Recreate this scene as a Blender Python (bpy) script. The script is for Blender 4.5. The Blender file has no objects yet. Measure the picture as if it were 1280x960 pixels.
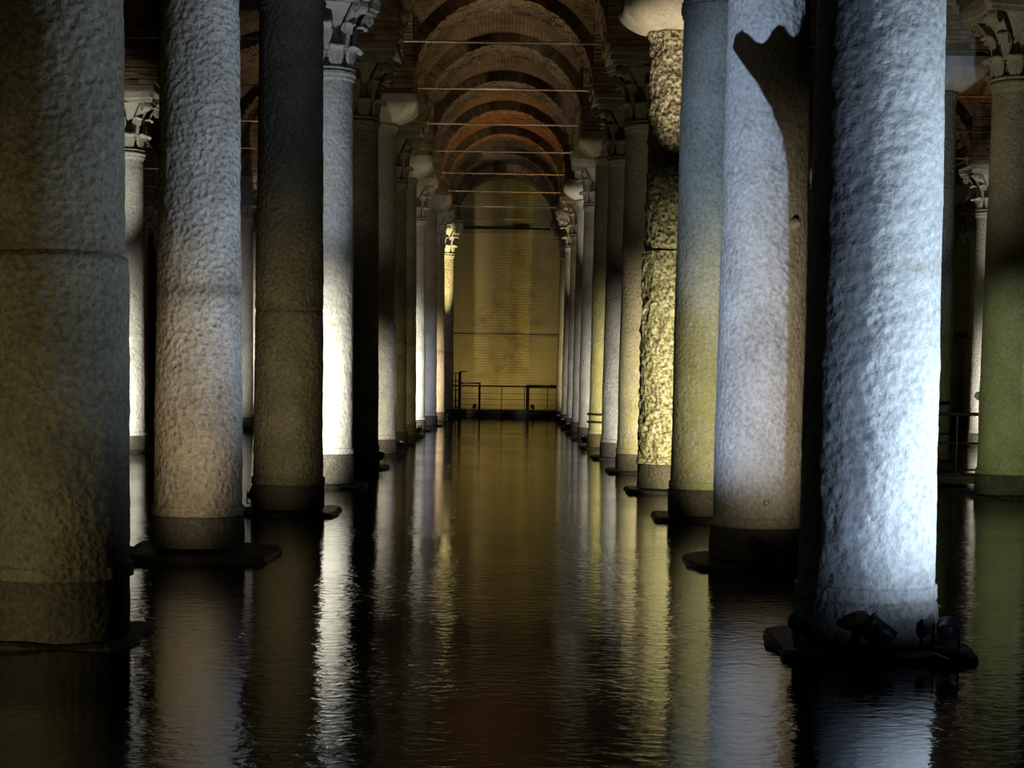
import bpy, bmesh, math, random
from mathutils import Vector, Matrix, noise
PI = math.pi
random.seed(7)
sc = bpy.context.scene
C = sc.collection

# ------------------------------------------------------------------ camera
F_PX, VPX, VPY = 2150.0, 634.0, 466.0        # focal length and vanishing point of the aisle, 1280x960 frame
PITCH, ROLL, CAM_Z = 0.060, 0.0148, 1.74
cam_d = bpy.data.cameras.new('camera'); cam = bpy.data.objects.new('camera', cam_d); C.objects.link(cam)
cam_d.sensor_fit = 'HORIZONTAL'; cam_d.sensor_width = 36.0; cam_d.lens = 36.0 * F_PX / 1280.0
cam.matrix_world = Matrix.Translation((0, 0, CAM_Z)) @ Matrix.Rotation(PI/2 - PITCH, 4, 'X') @ Matrix.Rotation(ROLL, 4, 'Z')
_v = Matrix.Rotation(-ROLL, 3, 'Z') @ Vector((0, math.tan(PITCH), -1))
_cx = VPX - F_PX * _v.x; _cy = VPY + F_PX * _v.y
cam_d.shift_x = (640 - _cx) / 1280.0; cam_d.shift_y = (_cy - 480) / 1280.0
cam_d.clip_end = 300
sc.camera = cam

# ------------------------------------------------------------------ world, exposure (an underground cistern: no sky)
w = bpy.data.worlds.new('world'); sc.world = w; w.use_nodes = True
w.node_tree.nodes['Background'].inputs[0].default_value = (0.0, 0.0, 0.0, 1)
w.node_tree.nodes['Background'].inputs[1].default_value = 0.0
sc.view_settings.view_transform = 'Standard'; sc.view_settings.look = 'None'
sc.view_settings.gamma = 1.0; sc.view_settings.use_curve_mapping = False
sc.view_settings.exposure = 0.0
sc.cycles.use_denoising = True
sc.cycles.max_bounces = 6; sc.cycles.diffuse_bounces = 3; sc.cycles.glossy_bounces = 3
sc.cycles.sample_clamp_indirect = 4.0; sc.cycles.caustics_reflective = False; sc.cycles.caustics_refractive = False

# ------------------------------------------------------------------ layout (metres)
DY, DX = 4.9, 5.1
def ROW(n): return DY * (2.25 + n)
XL, XR = -2.72, 2.38
SPRING = 7.40
PX, PY = 0.75, 0.75            # half size of the brick piers above the capitals
RX, RY = DX/2 - PX, DY/2 - PY  # arch radii
WALL_Y = ROW(12) + 0.2
AXES = [XL - 3*DX, XL - 2*DX, XL - DX, XL, XR, XR + DX, XR + 2*DX, XR + 3*DX]

# ------------------------------------------------------------------ materials
MATS = {}
def newmat(name):
    m = bpy.data.materials.new(name); m.use_nodes = True
    nt = m.node_tree; b = nt.nodes['Principled BSDF']
    MATS[name] = m
    return m, nt, b
def N(nt, t, **kw):
    n = nt.nodes.new(t)
    for k, v in kw.items(): setattr(n, k, v)
    return n
def ramp(nt, stops):
    r = nt.nodes.new('ShaderNodeValToRGB'); e = r.color_ramp.elements
    while len(e) > 1: e.remove(e[-1])
    e[0].position, e[0].color = stops[0][0], (*stops[0][1], 1)
    for p, c in stops[1:]:
        q = e.new(p); q.color = (*c, 1)
    return r

def stone(name, dark, mid, light, pit=1.0, scale=1.0, streak=0.0, stain=None, moss=None, rough=0.85, lumps=0.0, w=.40, lim=(.32, .49, .64)):
    """weathered stone: mottled colour, pits and lumps as fine relief; optional water-mark and algae stains by height"""
    m, nt, b = newmat(name); L = nt.links.new
    tc = N(nt, 'ShaderNodeTexCoord'); oi = N(nt, 'ShaderNodeObjectInfo')
    off = N(nt, 'ShaderNodeVectorMath', operation='SCALE'); off.inputs[3].default_value = 37.0
    cmb = N(nt, 'ShaderNodeCombineXYZ')
    L(oi.outputs['Random'], cmb.inputs[0]); L(oi.outputs['Random'], cmb.inputs[2])
    L(cmb.outputs[0], off.inputs[0])
    add = N(nt, 'ShaderNodeVectorMath', operation='ADD'); L(tc.outputs['Object'], add.inputs[0]); L(off.outputs[0], add.inputs[1])
    n1 = N(nt, 'ShaderNodeTexNoise'); n1.inputs['Scale'].default_value = 2.2*scale; n1.inputs['Detail'].default_value = 6
    n2 = N(nt, 'ShaderNodeTexNoise'); n2.inputs['Scale'].default_value = 27*scale; n2.inputs['Detail'].default_value = 5; n2.inputs['Roughness'].default_value = .62
    vo = N(nt, 'ShaderNodeTexVoronoi', feature='SMOOTH_F1'); vo.inputs['Scale'].default_value = 21*scale
    n3 = N(nt, 'ShaderNodeTexNoise'); n3.inputs['Scale'].default_value = 6.5*scale; n3.inputs['Detail'].default_value = 4
    for n in (n1, n2, n3, vo): L(add.outputs[0], n.inputs['Vector'])
    mx = N(nt, 'ShaderNodeMath', operation='MULTIPLY_ADD'); mx.inputs[1].default_value = w
    L(n1.outputs[0], mx.inputs[0])
    mm = N(nt, 'ShaderNodeMath', operation='MULTIPLY'); mm.inputs[1].default_value = 1-w; L(n2.outputs[0], mm.inputs[0]); L(mm.outputs[0], mx.inputs[2])
    r = ramp(nt, [(lim[0], dark), (lim[1], mid), (lim[2], light)]); L(mx.outputs[0], r.inputs[0])
    col = r.outputs[0]
    sep = N(nt, 'ShaderNodeSeparateXYZ'); L(tc.outputs['Object'], sep.inputs[0])
    def over(fac, c, col):
        mi = N(nt, 'ShaderNodeMix', data_type='RGBA'); L(fac, mi.inputs[0]); L(col, mi.inputs[6]); mi.inputs[7].default_value = (*c, 1)
        return mi.outputs[2]
    if moss:
        c, z0, z1, amt = moss
        mr = N(nt, 'ShaderNodeMapRange'); mr.inputs[1].default_value = z0; mr.inputs[2].default_value = z1; mr.inputs[3].default_value = 1; mr.inputs[4].default_value = 0
        L(sep.outputs[2], mr.inputs[0])
        nz = N(nt, 'ShaderNodeMapRange'); nz.inputs[1].default_value = .38; nz.inputs[2].default_value = .62; L(n3.outputs[0], nz.inputs[0])
        mu = N(nt, 'ShaderNodeMath', operation='MULTIPLY'); L(mr.outputs[0], mu.inputs[0]); L(nz.outputs[0], mu.inputs[1])
        m2 = N(nt, 'ShaderNodeMath', operation='MULTIPLY'); L(mu.outputs[0], m2.inputs[0]); m2.inputs[1].default_value = amt
        col = over(m2.outputs[0], c, col)
    if stain:
        c, zc, wd, amt = stain
        wob = N(nt, 'ShaderNodeMath', operation='MULTIPLY_ADD'); wob.inputs[1].default_value = .10; L(n3.outputs[0], wob.inputs[0]); L(sep.outputs[2], wob.inputs[2])
        sb = N(nt, 'ShaderNodeMath', operation='SUBTRACT'); L(wob.outputs[0], sb.inputs[0]); sb.inputs[1].default_value = zc + .05
        ab = N(nt, 'ShaderNodeMath', operation='ABSOLUTE'); L(sb.outputs[0], ab.inputs[0])
        mr = N(nt, 'ShaderNodeMapRange', interpolation_type='SMOOTHSTEP'); mr.inputs[1].default_value = 0; mr.inputs[2].default_value = wd; mr.inputs[3].default_value = amt; mr.inputs[4].default_value = 0
        L(ab.outputs[0], mr.inputs[0])
        col = over(mr.outputs[0], c, col)
    L(col, b.inputs['Base Color'])
    b.inputs['Roughness'].default_value = rough; b.inputs['Specular IOR Level'].default_value = .25
    b1 = N(nt, 'ShaderNodeBump'); b1.inputs['Strength'].default_value = min(1, .55*pit); b1.inputs['Distance'].default_value = .03*pit
    L(n2.outputs[0], b1.inputs['Height'])
    b2 = N(nt, 'ShaderNodeBump'); b2.inputs['Strength'].default_value = min(1, .5*pit); b2.inputs['Distance'].default_value = .03*pit
    L(vo.outputs[0], b2.inputs['Height']); L(b1.outputs[0], b2.inputs['Normal'])
    b3 = N(nt, 'ShaderNodeBump'); b3.inputs['Strength'].default_value = .15 + lumps; b3.inputs['Distance'].default_value = .05
    L(n3.outputs[0], b3.inputs['Height']); L(b2.outputs[0], b3.inputs['Normal'])
    L(b3.outputs[0], b.inputs['Normal'])
    return m

WM = ((.10, .075, .05), 2.45, .10, .55)    # old water mark on the shafts
stone('grey_marble', (.18, .165, .14), (.34, .32, .285), (.46, .44, .40), pit=1.0)
stone('pale_marble', (.24, .235, .22), (.43, .42, .39), (.56, .55, .52), pit=.85, scale=.8, lumps=.10, stain=((.33, .31, .24), 2.42, .09, .5))
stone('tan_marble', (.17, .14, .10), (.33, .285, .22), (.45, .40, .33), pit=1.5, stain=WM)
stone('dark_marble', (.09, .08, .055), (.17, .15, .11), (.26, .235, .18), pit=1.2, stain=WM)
stone('algae_marble', (.17, .16, .12), (.32, .31, .25), (.44, .43, .36), pit=.9, moss=((.27, .30, .09), .4, 4.5, .65))
stone('pitted_marble', (.10, .085, .05), (.33, .31, .22), (.55, .53, .43), pit=1.9, scale=.75, lumps=.4, w=.1, lim=(.40, .49, .58), moss=((.22, .20, .06), 2.0, 7, .4))
stone('base_stone', (.035, .031, .024), (.075, .067, .054), (.125, .112, .092), pit=.9, scale=1.1)
stone('wet_stone', (.010, .009, .007), (.022, .019, .015), (.045, .04, .032), pit=.9, scale=1.1, rough=.6)
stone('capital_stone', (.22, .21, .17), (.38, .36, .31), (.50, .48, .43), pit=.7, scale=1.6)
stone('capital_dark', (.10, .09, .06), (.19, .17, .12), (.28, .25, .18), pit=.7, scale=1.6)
stone('mortar', (.12, .09, .06), (.19, .145, .10), (.26, .20, .15), pit=.6, scale=1.4)

def brickmat(name, c1, c2, mort, scale, bw, rh, use_uv=True, bump=.8, stainc=None, msize=.012):
    m, nt, b = newmat(name); L = nt.links.new
    tc = N(nt, 'ShaderNodeTexCoord')
    br = N(nt, 'ShaderNodeTexBrick'); br.inputs['Scale'].default_value = scale
    br.inputs['Brick Width'].default_value = bw; br.inputs['Row Height'].default_value = rh; br.inputs['Mortar Size'].default_value = msize
    br.inputs['Mortar Smooth'].default_value = .3
    br.inputs['Color1'].default_value = (*c1, 1); br.inputs['Color2'].default_value = (*c2, 1); br.inputs['Mortar'].default_value = (*mort, 1)
    L(tc.outputs['UV'], br.inputs['Vector'])
    nz = N(nt, 'ShaderNodeTexNoise'); nz.inputs['Scale'].default_value = 1.1; nz.inputs['Detail'].default_value = 7; nz.inputs['Roughness'].default_value = .6
    L(tc.outputs['Object'], nz.inputs['Vector'])
    r = ramp(nt, [(.3, (.45, .43, .40)), (.5, (.9, .9, .9)), (.72, (1.25, 1.2, 1.1))]); L(nz.outputs[0], r.inputs[0])
    mu = N(nt, 'ShaderNodeMix', data_type='RGBA', blend_type='MULTIPLY'); mu.inputs[0].default_value = 1
    L(br.outputs[0], mu.inputs[6]); L(r.outputs[0], mu.inputs[7])
    col = mu.outputs[2]
    if stainc:
        n2 = N(nt, 'ShaderNodeTexNoise'); n2.inputs['Scale'].default_value = .35; n2.inputs['Detail'].default_value = 5; L(tc.outputs['Object'], n2.inputs['Vector'])
        r2 = ramp(nt, [(.42, (0, 0, 0)), (.60, (1, 1, 1))]); L(n2.outputs[0], r2.inputs[0])
        mi = N(nt, 'ShaderNodeMix', data_type='RGBA'); L(r2.outputs[0], mi.inputs[0]); L(col, mi.inputs[6]); mi.inputs[7].default_value = (*stainc, 1); col = mi.outputs[2]
    L(col, b.inputs['Base Color']); b.inputs['Roughness'].default_value = .9; b.inputs['Specular IOR Level'].default_value = .15
    bp = N(nt, 'ShaderNodeBump', invert=True); bp.inputs['Strength'].default_value = bump; bp.inputs['Distance'].default_value = .02
    L(br.outputs['Fac'], bp.inputs['Height'])
    bp2 = N(nt, 'ShaderNodeBump'); bp2.inputs['Strength'].default_value = .4; bp2.inputs['Distance'].default_value = .03
    L(nz.outputs[0], bp2.inputs['Height']); L(bp.outputs[0], bp2.inputs['Normal']); L(bp2.outputs[0], b.inputs['Normal'])
    return m
brickmat('vault_brick', (.16, .10, .055), (.22, .145, .085), (.11, .08, .05), 1.0, .36, .085)
brickmat('wall_brick', (.27, .215, .095), (.30, .245, .115), (.21, .165, .075), 1.0, .34, .11, stainc=(.29, .24, .115), msize=.016)

def arch_brick():
    m, nt, b = newmat('arch_brick'); L = nt.links.new
    at = N(nt, 'ShaderNodeAttribute', attribute_name='tone')
    tc = N(nt, 'ShaderNodeTexCoord'); nz = N(nt, 'ShaderNodeTexNoise'); nz.inputs['Scale'].default_value = 3; nz.inputs['Detail'].default_value = 6
    L(tc.outputs['Object'], nz.inputs['Vector'])
    ad = N(nt, 'ShaderNodeMath', operation='MULTIPLY_ADD'); ad.inputs[1].default_value = .22; L(at.outputs['Fac'], ad.inputs[0]); L(nz.outputs[0], ad.inputs[2])
    r = ramp(nt, [(.40, (.09, .06, .034)), (.60, (.19, .125, .072)), (.82, (.28, .20, .125))]); L(ad.outputs[0], r.inputs[0])
    L(r.outputs[0], b.inputs['Base Color']); b.inputs['Roughness'].default_value = .9; b.inputs['Specular IOR Level'].default_value = .15
    bp = N(nt, 'ShaderNodeBump'); bp.inputs['Strength'].default_value = .5; bp.inputs['Distance'].default_value = .02; L(nz.outputs[0], bp.inputs['Height']); L(bp.outputs[0], b.inputs['Normal'])
arch_brick()

def simple(name, c, rough=.5, metal=0, nscale=20, var=.3, emit=None):
    m, nt, b = newmat(name); L = nt.links.new
    tc = N(nt, 'ShaderNodeTexCoord'); nz = N(nt, 'ShaderNodeTexNoise'); nz.inputs['Scale'].default_value = nscale; nz.inputs['Detail'].default_value = 4
    L(tc.outputs['Object'], nz.inputs['Vector'])
    r = ramp(nt, [(.3, tuple(x*(1-var) for x in c)), (.7, tuple(min(1, x*(1+var)) for x in c))]); L(nz.outputs[0], r.inputs[0])
    L(r.outputs[0], b.inputs['Base Color']); b.inputs['Roughness'].default_value = rough; b.inputs['Metallic'].default_value = metal
    if emit: b.inputs['Emission Color'].default_value = (*emit[:3], 1); b.inputs['Emission Strength'].default_value = emit[3]
    return m
simple('iron', (.42, .36, .29), .5, .4)
simple('black_metal', (.018, .018, .02), .5, .3)
simple('rail_metal', (.012, .010, .008), .6, 0)
simple('deck', (.10, .085, .06), .7, 0, 6)
simple('cable', (.012, .012, .014), .6)

def water():
    m, nt, b = newmat('water'); L = nt.links.new
    b.inputs['Base Color'].default_value = (.010, .007, .003, 1); b.inputs['Roughness'].default_value = .02
    b.inputs['IOR'].default_value = 1.36; b.inputs['Specular IOR Level'].default_value = .5
    tc = N(nt, 'ShaderNodeTexCoord')
    mp = N(nt, 'ShaderNodeMapping'); mp.inputs['Scale'].default_value = (1.0, 1.5, 1); L(tc.outputs['Object'], mp.inputs[0])
    n1 = N(nt, 'ShaderNodeTexNoise'); n1.inputs['Scale'].default_value = 8; n1.inputs['Detail'].default_value = 4; n1.inputs['Distortion'].default_value = .6
    n2 = N(nt, 'ShaderNodeTexNoise'); n2.inputs['Scale'].default_value = .5; n2.inputs['Detail'].default_value = 2
    L(mp.outputs[0], n1.inputs['Vector']); L(tc.outputs['Object'], n2.inputs['Vector'])
    mr = N(nt, 'ShaderNodeMapRange'); mr.inputs[1].default_value = .35; mr.inputs[2].default_value = .65; mr.inputs[3].default_value = .35; mr.inputs[4].default_value = 1; L(n2.outputs[0], mr.inputs[0])
    mu = N(nt, 'ShaderNodeMath', operation='MULTIPLY'); L(n1.outputs[0], mu.inputs[0]); L(mr.outputs[0], mu.inputs[1])
    bp = N(nt, 'ShaderNodeBump'); bp.inputs['Strength'].default_value = 1.0; bp.inputs['Distance'].default_value = .0055
    L(mu.outputs[0], bp.inputs['Height']); L(bp.outputs[0], b.inputs['Normal'])
water()

# ------------------------------------------------------------------ helpers
def link(name, me, mat=None, parent=None, loc=None, rot=None):
    o = bpy.data.objects.new(name, me); C.objects.link(o)
    if mat is not None and me is not None and not me.materials: me.materials.append(MATS[mat])
    if parent is not None: o.parent = parent
    if loc is not None: o.location = loc
    if rot is not None: o.rotation_euler = rot
    return o
def tag(o, label=None, cat=None, group=None, kind=None):
    for k, v in (('label', label), ('category', cat), ('group', group), ('kind', kind)):
        if v: o[k] = v
    return o
def mesh(name, vs, fs, smooth=False):
    me = bpy.data.meshes.new(name); me.from_pydata(vs, [], fs)
    if smooth: me.polygons.foreach_set('use_smooth', [True]*len(me.polygons))
    me.update(); return me
def bm_mesh(name, bm, smooth=False):
    bmesh.ops.recalc_face_normals(bm, faces=bm.faces)
    me = bpy.data.meshes.new(name); bm.to_mesh(me); bm.free()
    if smooth: me.polygons.foreach_set('use_smooth', [True]*len(me.polygons))
    return me
def add_box(bm, c, s, rz=0):
    M = Matrix.Translation(c) @ Matrix.Rotation(rz, 4, 'Z') @ Matrix.Diagonal((s[0], s[1], s[2], 1))
    bmesh.ops.create_cube(bm, size=1, matrix=M)
def add_cyl(bm, a, b, r, seg=10):
    a, b = Vector(a), Vector(b); d = b - a
    M = Matrix.Translation((a + b)/2) @ d.to_track_quat('Z', 'Y').to_matrix().to_4x4()
    bmesh.ops.create_cone(bm, cap_ends=True, segments=seg, radius1=r, radius2=r, depth=d.length, matrix=M)
def lathe(name, prof, seg=40, fn=None, smooth=True, cap=True):
    """revolve (r, z) profile; fn(angle, z, r) -> r gives wear"""
    vs, fs = [], []
    for (r, z) in prof:
        for i in range(seg):
            a = 2*PI*i/seg; rr = fn(a, z, r) if fn else r
            vs.append((rr*math.cos(a), rr*math.sin(a), z))
    for j in range(len(prof)-1):
        for i in range(seg):
            k = (i+1) % seg
            fs.append((j*seg+i, j*seg+k, (j+1)*seg+k, (j+1)*seg+i))
    if cap:
        fs.append(tuple(range(seg-1, -1, -1))); fs.append(tuple((len(prof)-1)*seg+i for i in range(seg)))
    return mesh(name, vs, fs, smooth)

# ------------------------------------------------------------------ structure: floor, water, walls
X0, X1, Y0 = AXES[0] - 2.6, AXES[-1] + 2.6, 4.6
def plane(name, x0, x1, y0, y1, z):
    return mesh(name, [(x0, y0, z), (x1, y0, z), (x1, y1, z), (x0, y1, z)], [(0, 1, 2, 3)])
tag(link('floor', plane('floor', X0, X1, -8, WALL_Y, -1.0), 'base_stone'), kind='structure')
tag(link('water', plane('water', X0, X1, -8, WALL_Y, 0.0), 'water'), 'still dark water with faint ripples covering the cistern floor', 'water', kind='structure')

def wall(name, a, b, z0, z1, th, mat, inward):
    """a wall slab with brick UVs on its inner face"""
    a, b = Vector((*a, 0)), Vector((*b, 0)); d = (b - a); n = Vector((*inward, 0)) * -th
    vs = [a + Vector((0, 0, z0)), b + Vector((0, 0, z0)), b + Vector((0, 0, z1)), a + Vector((0, 0, z1))]
    vs = [tuple(v) for v in vs] + [tuple(v + n) for v in vs]
    fs = [(0, 1, 2, 3), (7, 6, 5, 4), (0, 4, 5, 1), (1, 5, 6, 2), (2, 6, 7, 3), (3, 7, 4, 0)]
    me = mesh(name, vs, fs); uv = me.uv_layers.new(name='UVMap'); l = d.length
    q = [(0, z0), (l, z0), (l, z1), (0, z1)]
    for p in me.polygons:
        for li in p.loop_indices: uv.data[li].uv = q[me.loops[li].vertex_index % 4]
    o = link(name, me, mat); tag(o, kind='structure'); return o
wf = wall('wall_back', (X0, WALL_Y), (X1, WALL_Y), -1, 10.2, .6, 'wall_brick', (0, -1))
wall('wall_left', (X0, -8), (X0, WALL_Y), -1, 10.2, .6, 'wall_brick', (1, 0))
wall('wall_right', (X1, -8), (X1, WALL_Y), -1, 10.2, .6, 'wall_brick', (-1, 0))
# ledges on the back wall
bm = bmesh.new(); add_box(bm, (0, WALL_Y - .17, SPRING + .02), (X1 - X0, .34, .16)); link('ledge', bm_mesh('wall_cornice', bm), 'mortar', wf)
bm = bmesh.new(); add_box(bm, (0, WALL_Y - .03, 3.25), (X1 - X0, .06, .09)); me = bm_mesh('wall_ledge', bm); link('ledge', me, 'mortar', wf)

# ------------------------------------------------------------------ structure: brick vault
def arch_mesh(name, R, half, along_x):
    """semicircular arch of separate thin bricks, laid radially, four to the depth"""
    rnd = random.Random(3); nv = int(PI*R/.078); nd = 4
    vs, fs, tone = [], [], []
    def pt(a, r, t):
        h, z = r*math.cos(a), r*math.sin(a)
        return (h, t, z) if along_x else (t, h, z)
    for i in range(nv):
        a0, a1 = PI*(i+.10)/nv, PI*(i+.90)/nv
        edges = [-half]; sh = .5 if i % 2 else 0
        for j in range(1, nd+1):
            e = -half + 2*half*(j - sh)/nd
            if -half + .05 < e < half - .05: edges.append(e)
        edges.append(half)
        for t0, t1 in zip(edges[:-1], edges[1:]):
            ri = R + rnd.uniform(-.012, .014); ro = R + .40
            e0 = rnd.uniform(0, .014) if t0 == -half else -.008
            e1 = rnd.uniform(0, .014) if t1 == half else -.008
            u0, u1 = t0 - e0, t1 + e1
            k = len(vs)
            vs += [pt(a0, ri, u0), pt(a1, ri, u0), pt(a1, ri, u1), pt(a0, ri, u1), pt(a0, ro, u0), pt(a1, ro, u0), pt(a1, ro, u1), pt(a0, ro, u1)]
            q = [(0, 1, 2, 3), (0, 4, 5, 1), (1, 5, 6, 2), (2, 6, 7, 3), (3, 7, 4, 0)]
            fs += [tuple(k+x for x in f) for f in q]; tone += [rnd.random()]*len(q)
    nb = len(fs)
    ns = 36; k = len(vs)                       # the mortar core behind the joints
    for i in range(ns+1):
        a = PI*i/ns
        vs += [pt(a, R+.018, -half+.012), pt(a, R+.018, half-.012), pt(a, R+.38, -half+.012), pt(a, R+.38, half-.012)]
    for i in range(ns):
        b0, b1 = k+4*i, k+4*i+4
        fs += [(b0, b1, b1+1, b0+1), (b0, b0+2, b1+2, b1), (b0+1, b1+1, b1+3, b0+3)]; tone += [0]*3
    me = mesh(name, vs, fs)
    me.materials.append(MATS['arch_brick']); me.materials.append(MATS['mortar'])
    me.polygons.foreach_set('material_index', [0]*nb + [1]*(len(fs)-nb))
    at = me.attributes.new('tone', 'FLOAT', 'FACE'); at.data.foreach_set('value', tone)
    return me
def web_mesh():
    """cross-vault web over one bay"""
    n = 28; RWX, RWY = RX + .25, RY + .25
    vs, fs, uvs = [], [], []
    for j in range(n+1):
        for i in range(n+1):
            x = -RX - .05 + (2*RX+.1)*i/n; y = -RY - .05 + (2*RY+.1)*j/n
            zx = math.sqrt(max(0, RWX**2 - x*x)); zy = math.sqrt(max(0, RWY**2 - y*y))
            vs.append((x, y, max(zx, zy)))
    me_uv = []
    for j in range(n):
        for i in range(n):
            a = j*(n+1)+i; f = (a, a+n+1, a+n+2, a+1); fs.append(f)
            cx = sum(vs[q][0] for q in f)/4; cy = sum(vs[q][1] for q in f)/4
            bx = math.sqrt(max(0, RWX**2 - cx*cx)) >= math.sqrt(max(0, RWY**2 - cy*cy))
            for q in f:
                x, y, z = vs[q]
                me_uv.append((y, RWX*math.asin(max(-1, min(1, x/RWX)))) if bx else (x, RWY*math.asin(max(-1, min(1, y/RWY)))))
    me = mesh('vault_web', vs, fs, False); uv = me.uv_layers.new(name='UVMap')
    for l, q in zip(uv.data, me_uv): l.uv = q
    me.materials.append(MATS['vault_brick']); return me
def pier_mesh():
    bm = bmesh.new(); rnd = random.Random(5)
    z = 0
    while z < .62:                              # brick courses of the springer, each course a little proud or short
        e = rnd.uniform(-.02, .012); add_box(bm, (0, 0, z+.028), (2*PX-.05+e, 2*PY-.05+e, .056)); z += .075
    add_box(bm, (0, 0, .6), (2*PX-.12, 2*PY-.12, 1.2))
    me = bm_mesh('springer', bm); me.materials.append(MATS['arch_brick'])
    at = me.attributes.new('tone', 'FLOAT', 'FACE'); at.data.foreach_set('value', [rnd.random() for p in me.polygons])
    return me
ceil = link('ceiling', None); tag(ceil, 'brown brick cross vaults on round arches over the columns', 'vault', kind='structure')
AT, AL, WEB, PIER = arch_mesh('transverse_arch', RX, PY, True), arch_mesh('lengthwise_arch', RY, PX, False), web_mesh(), pier_mesh()
def inview(x, y, m=3.0): return abs(x) < .305*y + m
for n in range(1, 12):
    for k in range(len(AXES)-1):
        xm = (AXES[k] + AXES[k+1])/2
        if inview(xm, ROW(n)): tag(link('brick_arch', AT, None, ceil, (xm, ROW(n), SPRING)), kind='stuff')
        if inview(xm, ROW(n)+2.45): link('vault_web', WEB, None, ceil, (xm, ROW(n)+DY/2, SPRING))
    for x in AXES:
        if inview(x, ROW(n)+2.45): tag(link('brick_arch', AL, None, ceil, (x, ROW(n)+DY/2, SPRING)), kind='stuff')
        if inview(x, ROW(n)): link('brick_springer', PIER, None, ceil, (x, ROW(n), SPRING))

# ------------------------------------------------------------------ columns
def shaft_mesh(name, z0, z1, rb, rt, seed, fine, joints=(), drum=None, rough=.012, lumps=0.0):
    """tapering shaft with entasis, a foot fillet, an astragal under the capital, worn joints"""
    seg, nz = (112, 230) if fine else (36, 60)
    zs = [z0 + (z1-z0)*i/nz for i in range(nz+1)]
    extra = [z1-.13, z1-.125, z1-.075, z1-.07, z0+.08, z0+.085]
    for j in list(joints) + ([drum[0]] if drum else []): extra += [j-.022, j-.012, j, j+.012, j+.022]
    zs = sorted(set(zs + extra)); prof = []
    for z in zs:
        t = (z-z0)/(z1-z0); r = rb + (rt-rb)*(t**1.25)
        if z < z0+.082: r += .02
        if z > z1-.072: r += .035
        elif z > z1-.128: r += .018
        if drum and z < drum[0]: r += drum[1]
        for j in list(joints) + ([drum[0]] if drum else []):
            if abs(z-j) < .015: r -= .014 if drum and j == drum[0] else .006
        prof.append((r, z))
    sd = Vector((seed*3.7, seed*1.9, seed*5.3))
    def fn(a, z, r):
        p = Vector((math.cos(a)*r, math.sin(a)*r, z))
        d = noise.noise(p*1.3 + sd)*.010
        if fine:
            d += noise.fractal(p*Vector((11, 11, 9)) + sd, 1.0, 2.2, 4)*rough*.5
            if lumps: d += (noise.ridged_multi_fractal(p*Vector((3.2, 3.2, 2.2)) + sd, 1.0, 2.1, 3, .9, 1.6)-1.0)*lumps
        return r + d
    return lathe(name, prof, seg, fn)
def drum_mesh(name, z0, z1, r, seed):
    sd = Vector((seed*2.3, 1, seed))
    prof = [(r*.97, z0), (r, z0+.03), (r*1.005, (z0+z1)/2), (r*.99, z1-.03), (r*.955, z1-.008), (r*.90, z1)]
    return lathe(name, prof, 64, lambda a, z, rr: rr + noise.noise(Vector((math.cos(a)*3, math.sin(a)*3, z*6)) + sd)*.012)
def slab_mesh(name, hx, hy, z1, seed, chip=.08):
    """worn square footing slab, going down to the cistern floor"""
    sd = Vector((seed, seed*1.7, 0)); m = 12; ring = []
    for i in range(4*m):
        s, t = divmod(i, m); t = t/m*2-1
        x, y = [(t, -1), (1, t), (-t, 1), (-1, -t)][s]
        k = 1/((abs(x)**8 + abs(y)**8)**(1/8))
        q = 1 + noise.noise(Vector((x*1.8, y*1.8, 0)) + sd)*chip
        ring.append((x*k*hx*q, y*k*hy*q))
    vs, fs = [], []; n = len(ring)
    for z, s in ((-1.0, 1.02), (z1-.06, 1.0), (z1-.02, .985), (z1, .94)):
        for j, (x, y) in enumerate(ring): vs.append((x*s, y*s, z + (noise.noise(Vector((x*3, y*3, z)) + sd)*.025 if z > -.9 else 0)))
    for j in range(3):
        for i in range(n): k = (i+1) % n; fs.append((j*n+i, j*n+k, (j+1)*n+k, (j+1)*n+i))
    fs.append(tuple(3*n+i for i in range(n)))
    return mesh(name, vs, fs)

def leaf_mesh(name, wd, ht, curl, seed=0):
    """acanthus leaf standing along +z with its back to the bell (face +x), lobed edges, tip curling out and over"""
    nu, nv = 8, 12; rnd = random.Random(seed); vs, fs = [], []
    for side in (0, 1):
        for j in range(nv+1):
            t = j/nv
            if t < .72: x, z = .012 + .03*t, ht*t/.78
            else:
                a = (t-.72)/.28*PI*.80; x = .034 + curl*(1-math.cos(a)); z = ht*.923 + curl*math.sin(a)
            half = wd/2*(.62 + .42*math.sin(min(1, t*1.15)*PI*.62)) * (1 - .55*max(0, (t-.80)/.2)**2)
            half *= 1 - .17*abs(math.sin(t*PI*4.5))
            for i in range(nu+1):
                s = i/nu*2-1
                rib = .022*(1-abs(s))**.6 + .010*math.cos(s*PI*3)
                th = .03
                dx = rib if side == 0 else -th
                if t >= .72:
                    a = (t-.72)/.28*PI*.80; nx, nz_ = math.cos(a), -math.sin(a)
                    vs.append((x + (dx if side == 0 else -th)*nx*1.0, s*half, z + dx*(-nz_)*-1))
                else: vs.append((x + dx, s*half, z))
    W = nu+1; S = W*(nv+1)
    for j in range(nv):
        for i in range(nu):
            a = j*W+i
            fs.append((a, a+1, a+W+1, a+W)); fs.append((S+a, S+a+W, S+a+W+1, S+a+1))
    bnd = [i for i in range(nu+1)] + [j*W+nu for j in range(1, nv+1)] + [nv*W+i for i in range(nu-1, -1, -1)] + [j*W for j in range(nv-1, 0, -1)]
    for a, b in zip(bnd, bnd[1:]+bnd[:1]): fs.append((a, S+a, S+b, b))
    return mesh(name, vs, fs, True)
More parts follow.
